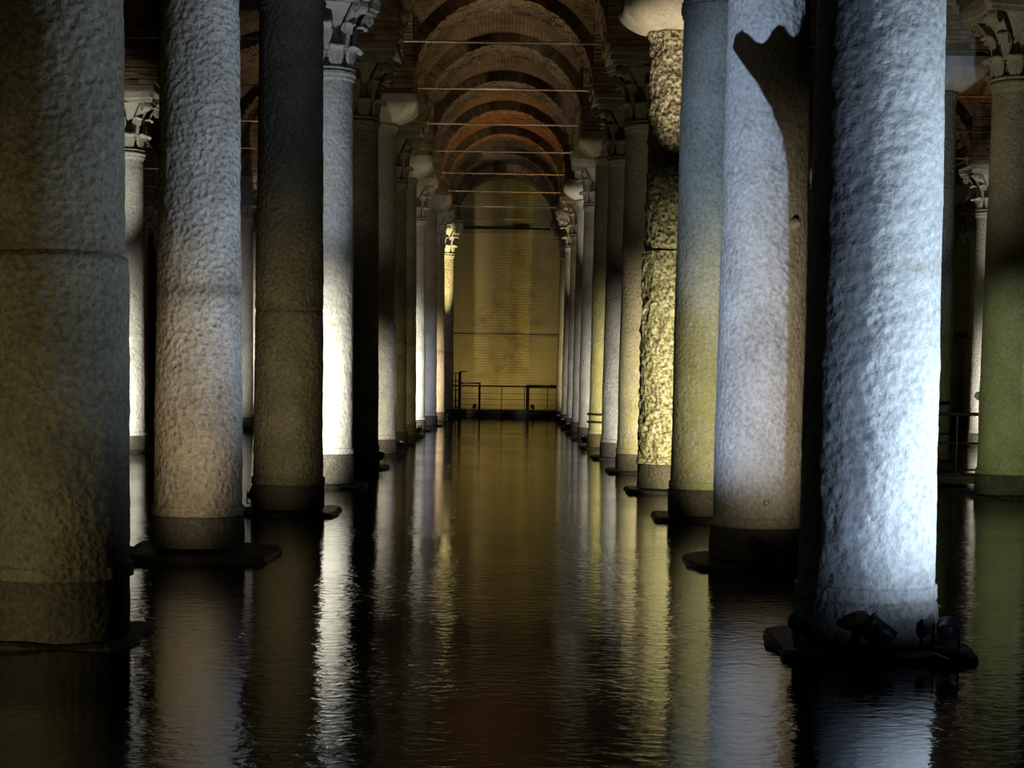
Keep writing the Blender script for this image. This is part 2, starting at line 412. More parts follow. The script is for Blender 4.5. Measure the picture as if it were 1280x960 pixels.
def volute_mesh(name):
    """corner scroll: a stalk rising outward and ending in a spiral under the abacus corner; faces +x"""
    bm = bmesh.new(); pts = []
    for i in range(9):
        t = i/8; pts.append((.06 + .26*t**1.7, .46 + .42*t))
    cx, cz = .335, .80
    for i in range(1, 20):
        a = PI*.55 - i/19*PI*2.6; r = .095*(1 - i/24); pts.append((cx + r*math.cos(a), cz + r*math.sin(a)))
    w0 = .075; th = .022; prev = None
    for i, (x, z) in enumerate(pts):
        p0, p1 = pts[max(0, i-1)], pts[min(len(pts)-1, i+1)]
        tx, tz = p1[0]-p0[0], p1[1]-p0[1]; l = math.hypot(tx, tz) or 1; nx, nz_ = -tz/l*th, tx/l*th
        ring = [bm.verts.new((x+nx, -w0, z+nz_)), bm.verts.new((x+nx, w0, z+nz_)), bm.verts.new((x-nx, w0, z-nz_)), bm.verts.new((x-nx, -w0, z-nz_))]
        if prev:
            for q in range(4): bm.faces.new((prev[q], prev[(q+1) % 4], ring[(q+1) % 4], ring[q]))
        else: bm.faces.new(ring)
        prev = ring
    bm.faces.new(prev[::-1])
    add_cyl(bm, (cx, -w0-.01, cz), (cx, w0+.01, cz), .03, 10)
    return bm_mesh(name, bm)
def bell_mesh(name):
    return lathe(name, [(.36, 0), (.40, .02), (.40, .05), (.315, .07), (.31, .3), (.34, .6), (.42, .82), (.53, .93), (.55, .95)], 32)
def abacus_mesh(name, half=.70, z0=.95, z1=1.13):
    """concave-sided abacus with cut corners"""
    out = []
    for s in range(4):
        for i in range(9):
            t = (i/8*2-1); x = t*half*.90; y = half - .15*(1-t*t)
            a = -s*PI/2; out.append((x*math.cos(a)-y*math.sin(a), x*math.sin(a)+y*math.cos(a)))
    n = len(out); vs, fs = [], []
    for z, k in ((z0, .93), (z0+.06, .95), (z0+.075, 1.0), (z1, 1.0)):
        vs += [(x*k, y*k, z) for x, y in out]
    for j in range(3):
        for i in range(n): k = (i+1) % n; fs.append((j*n+k, j*n+i, (j+1)*n+i, (j+1)*n+k))
    fs.append(tuple(range(n))); fs.append(tuple(3*n+i for i in range(n-1, -1, -1)))
    bm = bmesh.new(); bm.from_mesh(mesh(name+'_t', vs, fs)); return bm_mesh(name, bm)
def cushion_mesh(name, h=.52, half=.76, wear=0.0, sd=0):
    """plain capital: a cavetto swelling from the round shaft to a square top"""
    vs, fs = [], []; m = 12; n = 4*m; rows = 12
    for j in range(rows+1):
        t = j/rows; z = h*min(1, t/.80) if t < .80 else h
        u = min(1, t/.80); k = math.sin(u*PI/2)**.75
        for i in range(n):
            s, q = divmod(i, m); q = q/m*2-1
            x, y = [(q, -1), (1, q), (-q, 1), (-1, -q)][s]
            l = math.hypot(x, y); cx, cy = x/l*.385, y/l*.385
            kk = 1/((abs(x)**14 + abs(y)**14)**(1/14)); sx, sy = x*kk*half, y*kk*half
            f = k
            zz = (h*.74)*u if t < .80 else h*(.74 + .26*(t-.80)/.20)
            d = noise.noise(Vector((sx*3+sd, sy*3, zz*3)))*wear
            vs.append(((cx+(sx-cx)*f)*(1+d), (cy+(sy-cy)*f)*(1+d), zz))
    for j in range(rows):
        for i in range(n): k = (i+1) % n; fs.append((j*n+i, j*n+k, (j+1)*n+k, (j+1)*n+i))
    fs.append(tuple(rows*n+i for i in range(n))); fs.append(tuple(range(n-1, -1, -1)))
    return mesh(name, vs, fs)
def impost_mesh(name, h, half=.72):
    bm = bmesh.new(); add_box(bm, (0, 0, h/2), (2*half, 2*half, h))
    bmesh.ops.bevel(bm, geom=bm.edges[:], offset=.02, segments=1, affect='EDGES'); return bm_mesh(name, bm)

LEAF = [leaf_mesh('acanthus_leaf', .27, .22, .07), leaf_mesh('acanthus_leaf_tall', .20, .30, .09)]
VOL, BELL, ABA = volute_mesh('volute'), bell_mesh('bell'), abacus_mesh('abacus')
CUSH = [cushion_mesh('cushion_capital', wear=.02), cushion_mesh('cushion_capital_worn', half=.78, wear=.06, sd=4)]
IMP = {}
def joined_corinthian():
    """the same capital as one mesh for far columns"""
    bm = bmesh.new()
    def put(me, M):
        t = me.copy(); t.transform(M); bm.from_mesh(t); bpy.data.meshes.remove(t)
    put(BELL, Matrix.Identity(4)); put(ABA, Matrix.Identity(4))
    for M, me in leaf_places(): put(me, M)
    me = bpy.data.meshes.new('corinthian_capital'); bm.to_mesh(me); bm.free(); me.materials.clear(); return me
def leaf_places():
    out = []
    for i in range(8):
        a = PI/8 + i*PI/4
        out.append((Matrix.Rotation(a, 4, 'Z') @ Matrix.Translation((.345, 0, .06)), LEAF[0]))
        a = i*PI/4
        out.append((Matrix.Rotation(a, 4, 'Z') @ Matrix.Translation((.355, 0, .29)), LEAF[1]))
    for i in range(4):
        a = PI/4 + i*PI/2
        out.append((Matrix.Rotation(a, 4, 'Z') @ Matrix.Translation((.36, 0, .06)), VOL))
    return out
CORJ = joined_corinthian()

_far = {}
def far_shaft(z1, v):
    k = (round(z1, 2), v)
    if k not in _far: _far[k] = shaft_mesh('shaft', .34, z1, .425 - .01*v, .365 - .008*v, 11+v, False, )
    return _far[k]
def column(x, n, kind, mat, capmat='capital_stone', label=None, group=None, fine=False, rb=.42, rt=.365, joints=(), drum=None, base=(.34, .04),
           slab=(.62, .62, .05), rough=.012, lumps=0.0, detail=False, yoff=0.0, seed=None, drum_r=None, drum_mat='base_stone'):
    y = ROW(n) + yoff
    t = link('stone_column', None, loc=(x, y, 0))
    tag(t, label or 'plain grey stone column standing in the far rows of the flooded hall', 'column', group or (None if label else 'far columns of the hall'))
    z0, zb = base; z1 = {'cor': 6.12, 'plain': 6.76}[kind]; seed = seed if seed is not None else n*3 + int(x)
    if fine: sh = shaft_mesh('shaft', z0, z1, rb, rt, seed, True, joints, drum, rough, lumps)
    else: sh = far_shaft(z1, (n + int(abs(x))) % 3)
    o = link('shaft', sh, None, t)
    if not sh.materials: sh.materials.append(MATS[mat])
    o.material_slots[0].link = 'OBJECT'; o.material_slots[0].material = MATS[mat]
    link('base_drum', drum_mesh('base_drum', zb-.04, z0+.004, drum_r or rb*1.06, seed), drum_mat, t)
    link('plinth', slab_mesh('plinth', slab[0], slab[1], slab[2], seed), 'wet_stone', t)
    if kind == 'cor':
        if detail:
            cp = link('capital', BELL.copy(), capmat, t, (0, 0, z1))
            tag(cp, 'carved leaf capital')
            a = link('abacus', ABA.copy(), capmat, cp)
            for M, me in leaf_places():
                nm = 'volute' if me is VOL else 'leaf'
                q = link(nm, me, None, cp); q.matrix_local = M
                if not me.materials: me.materials.append(MATS['capital_stone'])
                q.material_slots[0].link = 'OBJECT'; q.material_slots[0].material = MATS[capmat]
        else:
            cp = link('capital', CORJ, None, t, (0, 0, z1))
            if not CORJ.materials: CORJ.materials.append(MATS['capital_stone'])
            cp.material_slots[0].link = 'OBJECT'; cp.material_slots[0].material = MATS[capmat]
        zt = z1 + 1.13
    else:
        me = CUSH[n % 2]; cp = link('capital', me, None, t, (0, 0, z1))
        if not me.materials: me.materials.append(MATS['capital_stone'])
        cp.material_slots[0].link = 'OBJECT'; cp.material_slots[0].material = MATS[capmat]
        zt = z1 + .52
    h = SPRING - zt
    k = round(h, 3)
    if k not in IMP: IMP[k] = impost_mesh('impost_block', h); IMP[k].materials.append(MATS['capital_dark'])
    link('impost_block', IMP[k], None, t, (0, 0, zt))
    return t

# axis positions measured for each column of the two rows beside the central aisle
LX = [-2.87, -2.85, -2.64, -2.70, -2.70, -2.70, -2.76, -2.81, -2.80, -2.65, -2.60, -2.43]
RXS = [2.33, 2.34, 2.42, 2.40, 2.40, 2.38, 2.34, 2.32, 2.32, 2.32, 2.33, 2.28]
col = {}
col['L0'] = column(LX[0], 0, 'cor', 'dark_marble', label='dark mottled stone column, broadest of those in shade, step halfway up hinting at a shadow', fine=True, rb=.425, rt=.385, drum=(2.45, .022), base=(.40, .04), slab=(.56, .56, .03), rough=.014, seed=1)  # the stepped joint stands in for a shadow edge on this shaft
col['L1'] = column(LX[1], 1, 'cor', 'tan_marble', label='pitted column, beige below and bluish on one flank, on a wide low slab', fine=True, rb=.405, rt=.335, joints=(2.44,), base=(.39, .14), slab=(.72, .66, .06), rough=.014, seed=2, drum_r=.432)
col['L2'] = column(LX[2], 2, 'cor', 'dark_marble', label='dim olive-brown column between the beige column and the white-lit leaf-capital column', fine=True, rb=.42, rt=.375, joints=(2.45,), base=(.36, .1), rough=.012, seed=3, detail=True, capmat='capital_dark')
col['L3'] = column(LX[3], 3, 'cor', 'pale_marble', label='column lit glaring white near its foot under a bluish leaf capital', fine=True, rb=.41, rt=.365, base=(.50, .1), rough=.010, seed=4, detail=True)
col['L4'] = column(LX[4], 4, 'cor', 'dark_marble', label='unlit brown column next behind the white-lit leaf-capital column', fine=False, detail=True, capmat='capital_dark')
col['L5'] = column(LX[5], 5, 'plain', 'grey_marble', label='grey column under a plain flaring block capital, yellow and lavender light at its foot')
col['R0'] = column(RXS[0], 0, 'cor', 'pale_marble', label='huge pale column washed in bright bluish white light, lamps at its foot', fine=True, rb=.435, rt=.372, joints=(), base=(.345, .04), slab=(.62, .60, .055), rough=.007, lumps=.004, seed=6, drum_mat='grey_marble')
col['R1'] = column(RXS[1], 1, 'cor', 'grey_marble', label='blue-lit column with a sharp curved shadow across its upper half', fine=True, rb=.41, rt=.36, base=(.36, .1), slab=(.66, .62, .05), rough=.012, seed=7)
col['R2'] = column(RXS[2], 2, 'cor', 'algae_marble', label='smooth column, blue grey above and yellowish below, beside the curved-shadow column', fine=True, rb=.42, rt=.375, base=(.38, .1), rough=.006, seed=8, detail=True)
col['R3'] = column(RXS[3], 3, 'plain', 'pitted_marble', label='rough bark-like yellow column under a pale plain block capital', fine=True, rb=.405, rt=.36, drum=(3.58, .03), base=(.42, .1), rough=.05, lumps=.03, seed=9)
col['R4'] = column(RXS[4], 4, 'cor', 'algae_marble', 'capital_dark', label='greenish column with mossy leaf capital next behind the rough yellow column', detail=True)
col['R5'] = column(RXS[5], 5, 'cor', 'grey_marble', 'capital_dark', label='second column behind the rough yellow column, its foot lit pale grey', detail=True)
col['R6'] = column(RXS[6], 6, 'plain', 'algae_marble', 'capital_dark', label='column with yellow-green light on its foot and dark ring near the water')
lk = {6: ('cor', 'dark_marble', 'capital_dark'), 7: ('plain', 'dark_marble', 'capital_stone'), 8: ('cor', 'pale_marble', 'capital_stone'), 9: ('plain', 'grey_marble', 'capital_stone'),
      10: ('cor', 'tan_marble', 'capital_stone'), 11: ('cor', 'tan_marble', 'capital_stone')}
ll = {8: 'slim white-lit column far along the aisle, brightest of the far columns', 11: 'last column before the back wall, its leaf capital lit bright yellow'}
for n, (k, m, cm) in lk.items():
    col['L%d' % n] = column(LX[n], n, k, m, cm, label=ll.get(n, 'receding stone column in the row of the white-lit leaf-capital column'), group=None if n in ll else 'receding columns on the white-lit side of the aisle')
for n in range(7, 12):
    col['R%d' % n] = column(RXS[n], n, 'plain' if n == 8 else 'cor', 'grey_marble', label='far column under a big pale plain block capital' if n == 8 else 'receding stone column in the row of the rough yellow column',
                            group=None if n == 8 else 'receding columns on the yellow-lit side of the aisle')
side = {(-2, 5): ('cor', 'pale_marble', 'column with white leaf capital between the dark mottled and the beige columns', True),
        (2, 3): ('cor', 'algae_marble', 'mossy green column under a drilled leaf capital, beside the bluish white column', True),
        (2, 4): ('plain', 'dark_marble', 'dark column under a plain block capital behind the bluish white column', False),
        (3, 7): ('cor', 'grey_marble', 'slender grey column behind the railing of the side walkway', False)}
for s in (-1, 1):
    for k in (1, 2, 3):
        x = (XL - DX*k) if s < 0 else (XR + DX*k)
        for n in range(2, 12):
            if not inview(x, ROW(n), .6): continue
            q = side.get((s*(k+1), n))
            if q: col[(s*(k+1), n)] = column(x + (-.05 if q[3] and s < 0 else 0), n, q[0], q[1], label=q[2], detail=q[3])
            else: col[(s*(k+1), n)] = column(x, n, 'plain' if (n*7+k*3) % 5 in (0, 2) else 'cor', random.choice(['grey_marble', 'tan_marble', 'dark_marble']))

# bosses left standing on the shaft of the curved-shadow column
def boss(par, ang, r, z, s):
    me = lathe('boss', [(s*.9, 0), (s, s*.4), (s*.8, s*1.1), (s*.45, s*1.5), (.004, s*1.6)], 14)
    o = link('boss', me, 'capital_stone', par); d = Vector((math.cos(ang), math.sin(ang), 0))
    o.matrix_local = Matrix.Translation(d*r + Vector((0, 0, z))) @ d.to_track_quat('Z', 'Y').to_matrix().to_4x4()
boss(col['R1'], -PI/2 + .60, .375, 3.12, .055); boss(col['R1'], -PI/2 + .05, .395, .60, .03)

NAMES = {'L0': 'dark mottled column', 'L1': 'beige column', 'L2': 'dim olive column', 'L3': 'white-lit leaf-capital column', 'L4': 'unlit brown column', 'L5': 'grey plain-capital column',
         'L8': 'bright slim far column', 'L11': 'last yellow-lit column', 'R0': 'huge bluish column', 'R1': 'curved-shadow column', 'R2': 'blue grey column', 'R3': 'rough yellow column',
         'R4': 'greenish mossy-capital column', 'R5': 'pale grey-footed column', 'R6': 'hooped green column', 'R8': 'far plain-capital column', (2, 3): 'mossy green column', (2, 4): 'dark plain-capital column'}
# ------------------------------------------------------------------ iron tie rods
def rod_mesh():
    bm = bmesh.new(); add_cyl(bm, (-RX+.02, 0, 0), (RX-.02, 0, 0), .02, 8); return bm_mesh('tie_bar', bm)
def hook_mesh():
    bm = bmesh.new(); add_cyl(bm, (0, 0, .05), (0, 0, -.16), .022, 8); add_box(bm, (0, 0, 0), (.06, .05, .07)); return bm_mesh('tie_hook', bm)
ROD, HOOK = rod_mesh(), hook_mesh(); ROD.materials.append(MATS['iron']); HOOK.materials.append(MATS['iron'])
for n in range(3, 12):
    for k in range(len(AXES)-1):
        xm = (AXES[k]+AXES[k+1])/2
        if not inview(xm, ROW(n), 1.5): continue
        mid = k == 3
        t = link('tie_rod', None, loc=(xm, ROW(n)-.55, SPRING + .03))
        tag(t, 'thin iron tie rod spanning an arch of the central aisle' if mid else 'thin iron tie rod spanning an arch of a side aisle', 'tie rod', 'central aisle tie rods' if mid else 'side aisle tie rods')
        a, b = NAMES.get('L%d' % n), NAMES.get('R%d' % n)
        if mid and (a or b):
            del t['group']
            t['label'] = 'thin iron tie rod beside the %s%s' % (a or b, ' and the ' + b if a and b else '')
        link('bar', ROD, None, t)
        for s in (-1, 1): link('hook', HOOK, None, t, (s*(RX-.06), 0, 0))

# ------------------------------------------------------------------ lamps
def lamp_housing():
    return lathe('lamp_housing', [(.030, -.10), (.05, -.095), (.055, -.06), (.055, .05), (.066, .055), (.066, .085), (.056, .085), (.052, .06), (.02, .058)], 20, cap=True)
HOUS = lamp_housing(); HOUS.materials.append(MATS['black_metal'])
LENS = lathe('lamp_lens', [(.05, .0), (.05, .006), (.001, .012)], 20)
simple('lens_glass', (.8, .8, .75), .1, 0, 5, .05, emit=(1, .95, .85, .12)); LENS.materials.append(MATS['lens_glass'])
bm = bmesh.new(); add_box(bm, (-.075, 0, .08), (.012, .03, .17)); add_box(bm, (.075, 0, .08), (.012, .03, .17)); add_box(bm, (0, 0, .006), (.162, .05, .012)); YOKE = bm_mesh('lamp_yoke', bm); YOKE.materials.append(MATS['black_metal'])
def lamp(x, y, z, target, color, power, cone=60, blend=.6, label='small black floodlight standing on a column footing', group='floodlights on the column footings', rad=.04, oval=1.0):
    """a floodlight: yoke on its footing, tilted housing, lens and the light it gives; target is where it points"""
    t = link('floodlight', None, loc=(x, y, z)); tag(t, label, 'floodlight', group)
    c = Vector((0, 0, .13)); d = (Vector(target) - Vector((x, y, z)) - c).normalized()
    az = math.atan2(d.y, d.x)
    link('yoke', YOKE, None, t, None, (0, 0, az - PI/2))
    M = Matrix.Translation(c) @ d.to_track_quat('Z', 'Y').to_matrix().to_4x4()
    h = link('housing', HOUS, None, t); h.matrix_local = M
    l = link('lens', LENS, None, h); l.location = (0, 0, .06)
    ld = bpy.data.lights.new('flood_beam', 'SPOT'); ld.energy = power; ld.color = color; ld.spot_size = math.radians(cone); ld.spot_blend = blend; ld.shadow_soft_size = rad
    lo = bpy.data.objects.new('beam', ld); C.objects.link(lo); lo.parent = t
    lo.matrix_local = Matrix.Translation(c + d*.13) @ (-d).to_track_quat('Z', 'Y').to_matrix().to_4x4() @ Matrix.Diagonal((oval, 1, 1, 1))   # an oval lens narrows the beam sideways
    return t
WARM, YEL, WHITE, BLUE, ORANGE, LAV = (1, .82, .54), (1, .86, .40), (1, .97, .82), (.42, .62, 1), (1, .42, .10), (.76, .80, 1)
def onslab(key, dx, dy, tgt, color, power, cone=62, blend=.7, z=.072, aim='aimed along the row', **kw):
    o = col[key].location; nm = NAMES.get(key)
    kw.setdefault('label', 'black floodlight on the footing of the %s, %s' % (nm, aim) if nm else 'small black floodlight on the footing of a far column, ' + aim)
    if not nm: kw.setdefault('group', 'floodlights on far footings ' + aim)
    else: kw.setdefault('group', None)
    return lamp(o.x + dx, o.y + dy, z, tgt, color, power, cone, blend, **kw)
def at(key, dx=0, z=2.0): o = col[key].location; return (o.x + dx, o.y, z)
# each footing carries a lamp that lights the next column behind it: (column lit, footing, colour, watts, dx, aim height, cone)
ROWLAMPS = [('R1', 'R0', WARM, 520, .50, 2.1, 48), ('R2', 'R1', (1, .88, .52), 900, .40, 1.8, 52), ('R3', 'R2', (1, .90, .52), 2600, .50, 1.7, 61), ('R4', 'R3', WARM, 2200, .42, 1.5, 58),
            ('R5', 'R4', WHITE, 1500, .40, 1.2, 60), ('R6', 'R5', YEL, 2000, .40, 1.4, 62), ('R7', 'R6', WHITE, 1500, .40, 1.4, 60), ('R8', 'R7', WHITE, 900, .40, 1.5, 60),
            ('R9', 'R8', WHITE, 900, .40, 1.5, 60), ('R10', 'R9', WHITE, 800, .40, 1.5, 60), ('R11', 'R10', YEL, 1400, .40, 2.5, 66),
            ('L1', 'L0', WARM, 480, .05, 1.55, 44), ('L2', 'L1', (1, .86, .48), 270, .05, 1.9, 54), ('L3', 'L2', WHITE, 3600, -.48, 1.5, 50), ('L5', 'L4', YEL, 900, -.42, 1.0, 50),
            ('L6', 'L5', YEL, 300, .1, 1.3, 60), ('L7', 'L6', YEL, 260, .1, 1.3, 60), ('L8', 'L7', WHITE, 4200, -.30, 1.6, 60), ('L9', 'L8', LAV, 700, .3, 1.5, 56), ('L10', 'L9', WARM, 3800, .1, 1.5, 56),
            ((-2, 5), (-2, 4), WHITE, 2600, -.40, 1.5, 62), ((-2, 9), (-2, 8), WHITE, 3600, .2, 2.2, 66), ((-2, 8), (-2, 7), WHITE, 700, .2, 2.5, 66), ((-2, 7), (-2, 6), WARM, 1400, .3, 2.2, 66),
            ((3, 7), (3, 6), WHITE, 3200, .30, 1.2, 60), ((2, 5), (2, 4), WARM, 600, 0, 2, 60), ((2, 8), (2, 7), WARM, 1200, 0, 2, 60), ((3, 9), (3, 8), ORANGE, 1800, 0, 4, 70)]
for lit, foot, c, p, dx, az_, cone in ROWLAMPS:
    if lit in col and foot in col: onslab(foot, dx, .40, at(lit, .0, az_), c, p, cone, 1.0, oval=.6 if lit == 'R1' else .34)
onslab('L4', .44, .40, at('L5', .0, 1.2), LAV, 520, 40, .9, aim='with a lavender beam')
onslab('L2', -.12, .48, at('L3', .0, 6.0), (.80, .89, 1), 1000, 34, .9, aim='tilted up to a capital')
onslab('R2', .10, .48, at('R3', .0, 7.0), WARM, 3600, 15, .9, aim='tilted up to a capital')
onslab('R7', -.10, .48, at('R8', .0, 6.8), WHITE, 1800, 16, .9, aim='tilted up to a capital')
onslab('R9', -.2, .48, at('R10', .0, 6.6), WARM, 1500, 22, .9, aim='tilted up to a capital')
onslab('R1', -.05, -.52, at('L1', .1, 3.2), BLUE, 650, 50, .8, aim='aimed across the aisle')      # across the aisle to the beige column
onslab('R0', -.46, -.42, at('L1', .1, 3.4), (.52, .68, 1), 760, 38, .9, aim='aimed at the beige column')
onslab('R0', .40, -.50, at((2, 3), .3, 1.5), (.86, 1, .52), 3200, 15, .9, aim='aimed at the mossy column')
onslab('R0', -.02, -.54, at('L0', .1, 3.8), (.55, .75, 1), 170, 50, .6, aim='aimed at the dark column')       # across the aisle to the dark column
onslab((-2, 4), .1, .50, at((-2, 5), 0, 6.6), WHITE, 1900, 22, .9, aim='tilted up to a capital')
onslab((3, 6), -.2, .50, at((3, 7), 0, 6.6), WHITE, 1200, 22, .9, aim='tilted up to a capital')
# dim fill lamps added to brighten the piers and capitals further along
for a, b, dx, z, p in (('L3', 'L4', .30, 7.2, 150), ('L4', 'L5', .18, 7.2, 200), ('L5', 'L6', .25, 7.2, 150), ('L6', 'L7', .30, 7.2, 160), ('L7', 'L8', .25, 6.8, 380), ('R3', 'R4', -.30, 7.4, 150), ('R4', 'R5', -.30, 7.4, 150), ('R5', 'R6', -.30, 7.5, 130), ('R6', 'R7', -.25, 6.9, 380), ('R8', 'R9', -.25, 6.8, 420),
                       ('R2', (2, 3), .30, 6.9, 500), ((2, 3), (2, 4), .1, 7.0, 330)):
    onslab(a, dx, .50, at(b, 0, z), (1, .88, .58), p, 36, 1.0, oval=.7, aim='added to brighten the next capital')
# up-lights added to fill the vaults with light
for k, dx, tx, p, c in (('L5', .45, 0, 900, WARM), ('R6', -.45, 0, 800, WARM), ('L7', .45, 0, 700, WARM), ('R8', -.45, 0, 700, WARM), ('R9', -.45, 0, 1700, ORANGE), ('R10', -.45, 0, 500, WARM), 
                       ((-2, 5), -.45, -10.4, 900, WARM), ((2, 5), .45, 10.0, 900, ORANGE), ((-2, 8), -.45, -10.4, 900, WARM), ((-2, 7), .45, -5.2, 900, WARM), ((-2, 9), .45, -5.2, 900, ORANGE), ((2, 7), .45, 10.0, 900, WARM), ((3, 9), -.45, 10.0, 1100, ORANGE)):
    o = col[k].location; onslab(k, dx*1.08, .55, (tx*1.0, o.y - 3.2, 9.0), c, p, 50, .8, aim='added to light the vault')
# back wall washers on the last footings
for x in (-1.25, 1.0):
    lamp(x, ROW(11)+1.75, .305, (x*.4, WALL_Y, 2.9), (1, .80, .34), 190, 120, .9, label='small black floodlight on the far walkway, aimed at the back wall', group='wall washers on the far walkway')
onslab('L10', .45, .30, at('L11', .15, 6.0), YEL, 9000, 22, .9, oval=.3, aim='tilted up to a capital')

# floodlights on poles standing in the water, outside the picture
def pole_lamp(x, y, z, *a, **kw):
    t = lamp(x, y, z, *a, **kw); bm = bmesh.new(); add_cyl(bm, (0, 0, 0), (0, 0, -1.0 - z), .025, 10); link('pole', bm_mesh('pole', bm), 'black_metal', t); return t
def flap(t, az0, az1, dist, h=.5):
    """upright unseen flap added to a lamp, shutting off the beam between two compass angles (degrees)"""
    c = Vector((0, 0, .13)); bm = bmesh.new(); n = 6
    pv = [Vector((math.cos(math.radians(az0+(az1-az0)*i/n))*dist, math.sin(math.radians(az0+(az1-az0)*i/n))*dist, 0)) for i in range(n+1)]
    for a, b in zip(pv[:-1], pv[1:]):
        v = [bm.verts.new(q + c + Vector((0, 0, z))) for q, z in ((a, -.12), (b, -.12), (b, h), (a, h))]; bm.faces.new(v)
    bmesh.ops.remove_doubles(bm, verts=bm.verts[:], dist=1e-5)
    bmesh.ops.solidify(bm, geom=bm.faces[:], thickness=.004)
    link('added_beam_flap', bm_mesh('added_beam_flap', bm), 'black_metal', t)  # added blocker, keeps spill off the neighbouring columns
PL = dict(label='floodlight on a pole in the water beside the huge bluish white column', group='pole floodlights by the bluish white column')
p1 = pole_lamp(4.0, 7.9, .15, at('R0', 0, 2.35), (.50, .68, 1), 400, 72, .8, rad=.012, **PL); flap(p1, 40, 110.5, .32)
p2 = pole_lamp(5.2, 9.6, .15, at('R0', 0, 2.3), (.62, .80, 1), 1150, 72, .8, rad=.012, **PL); flap(p2, 40, 131, .32)
pole_lamp(-4.9, 6.8, .15, at('L0', 0, 1.0), (1, .86, .42), 200, 84, 1.0, oval=.45, label='floodlight on a pole in the water near the dark mottled column')
# long-throw spotlight; an unseen cut-out is added to throw the curved shadow
SX, SY, SZ = -4.6, 5.4, .25
tgt = Vector((2.5, 15.9, 3.3)); sp = pole_lamp(SX, SY, SZ, tgt, (.48, .66, 1), 7600, 25, .5, label='spotlight with an added shadow cut-out, on a pole in the water', group='spotlight with added cut-out', rad=.0008)
src = Vector((SX, SY, SZ + .13)); dv = (tgt - src).normalized(); src = src + dv*.13
OUT = [(985, 660), (986, 420), (987, 300), (985, 215), (978, 172), (964, 135), (945, 102), (928, 80), (915, 60), (918, 44), (926, 38), (936, 44), (944, 52), (951, 55), (958, 50), (965, 38), (972, 31), (979, 33),
       (985, 42), (990, 47), (996, 42), (1002, 26), (1010, 16), (1022, 12), (1060, 12), (1060, 660)]
CM = cam.matrix_world
def pixel_ray(u, v): return (CM.to_3x3() @ Vector(((u - _cx)/F_PX, -(v - _cy)/F_PX, -1))).normalized()
def on_column(u, v, cx, cy, r):
    d = pixel_ray(u, v); o = Vector((0, 0, CAM_Z)); a = d.x**2 + d.y**2; b = 2*(d.x*(o.x-cx) + d.y*(o.y-cy)); c = (o.x-cx)**2 + (o.y-cy)**2 - r*r
    D = b*b - 4*a*c
    t = (-b - math.sqrt(D))/(2*a) if D > 0 else (cy - o.y)/d.y
    return o + d*t
FD = 1.0; bm = bmesh.new(); fr, bk = [], []
for u, v in OUT:
    p = on_column(u, v, col['R1'].location.x, col['R1'].location.y, .385); r = (p - src).normalized(); q = src + r*(FD/r.dot(dv))
    q = q - sp.location; fr.append(bm.verts.new(q)); bk.append(bm.verts.new(q + dv*.002))
bm.faces.new(fr); bm.faces.new(bk[::-1])
for i in range(len(fr)): k = (i+1) % len(fr); bm.faces.new((fr[i], bk[i], bk[k], fr[k]))
bx = []  # second added piece, keeps the beam off the mossy green column
for x, z in ((.80, -1.2), (1.83, -1.2), (1.83, 9), (.80, 9)):
    r = (Vector((x, ROW(1), z)) - src).normalized(); q = src + r*(FD/r.dot(dv)) - sp.location; bx.append(q)
v0 = [bm.verts.new(q) for q in bx]; v1 = [bm.verts.new(q + dv*.002) for q in bx]; bm.faces.new(v0); bm.faces.new(v1[::-1])
for i in range(4): k = (i+1) % 4; bm.faces.new((v0[i], v1[i], v1[k], v0[k]))
link('added_shadow_flag', bm_mesh('added_shadow_flag', bm), 'black_metal', sp)
fc = sum((v.co for v in sp.children[-1].data.vertices), Vector())/len(sp.children[-1].data.vertices)
bm = bmesh.new(); add_cyl(bm, (0, 0, -.02), (fc.x, fc.y, fc.z - .12), .006, 8); add_cyl(bm, (fc.x, fc.y, fc.z - .12), fc, .004, 8); link('added_flag_arm', bm_mesh('added_flag_arm', bm), 'black_metal', sp)

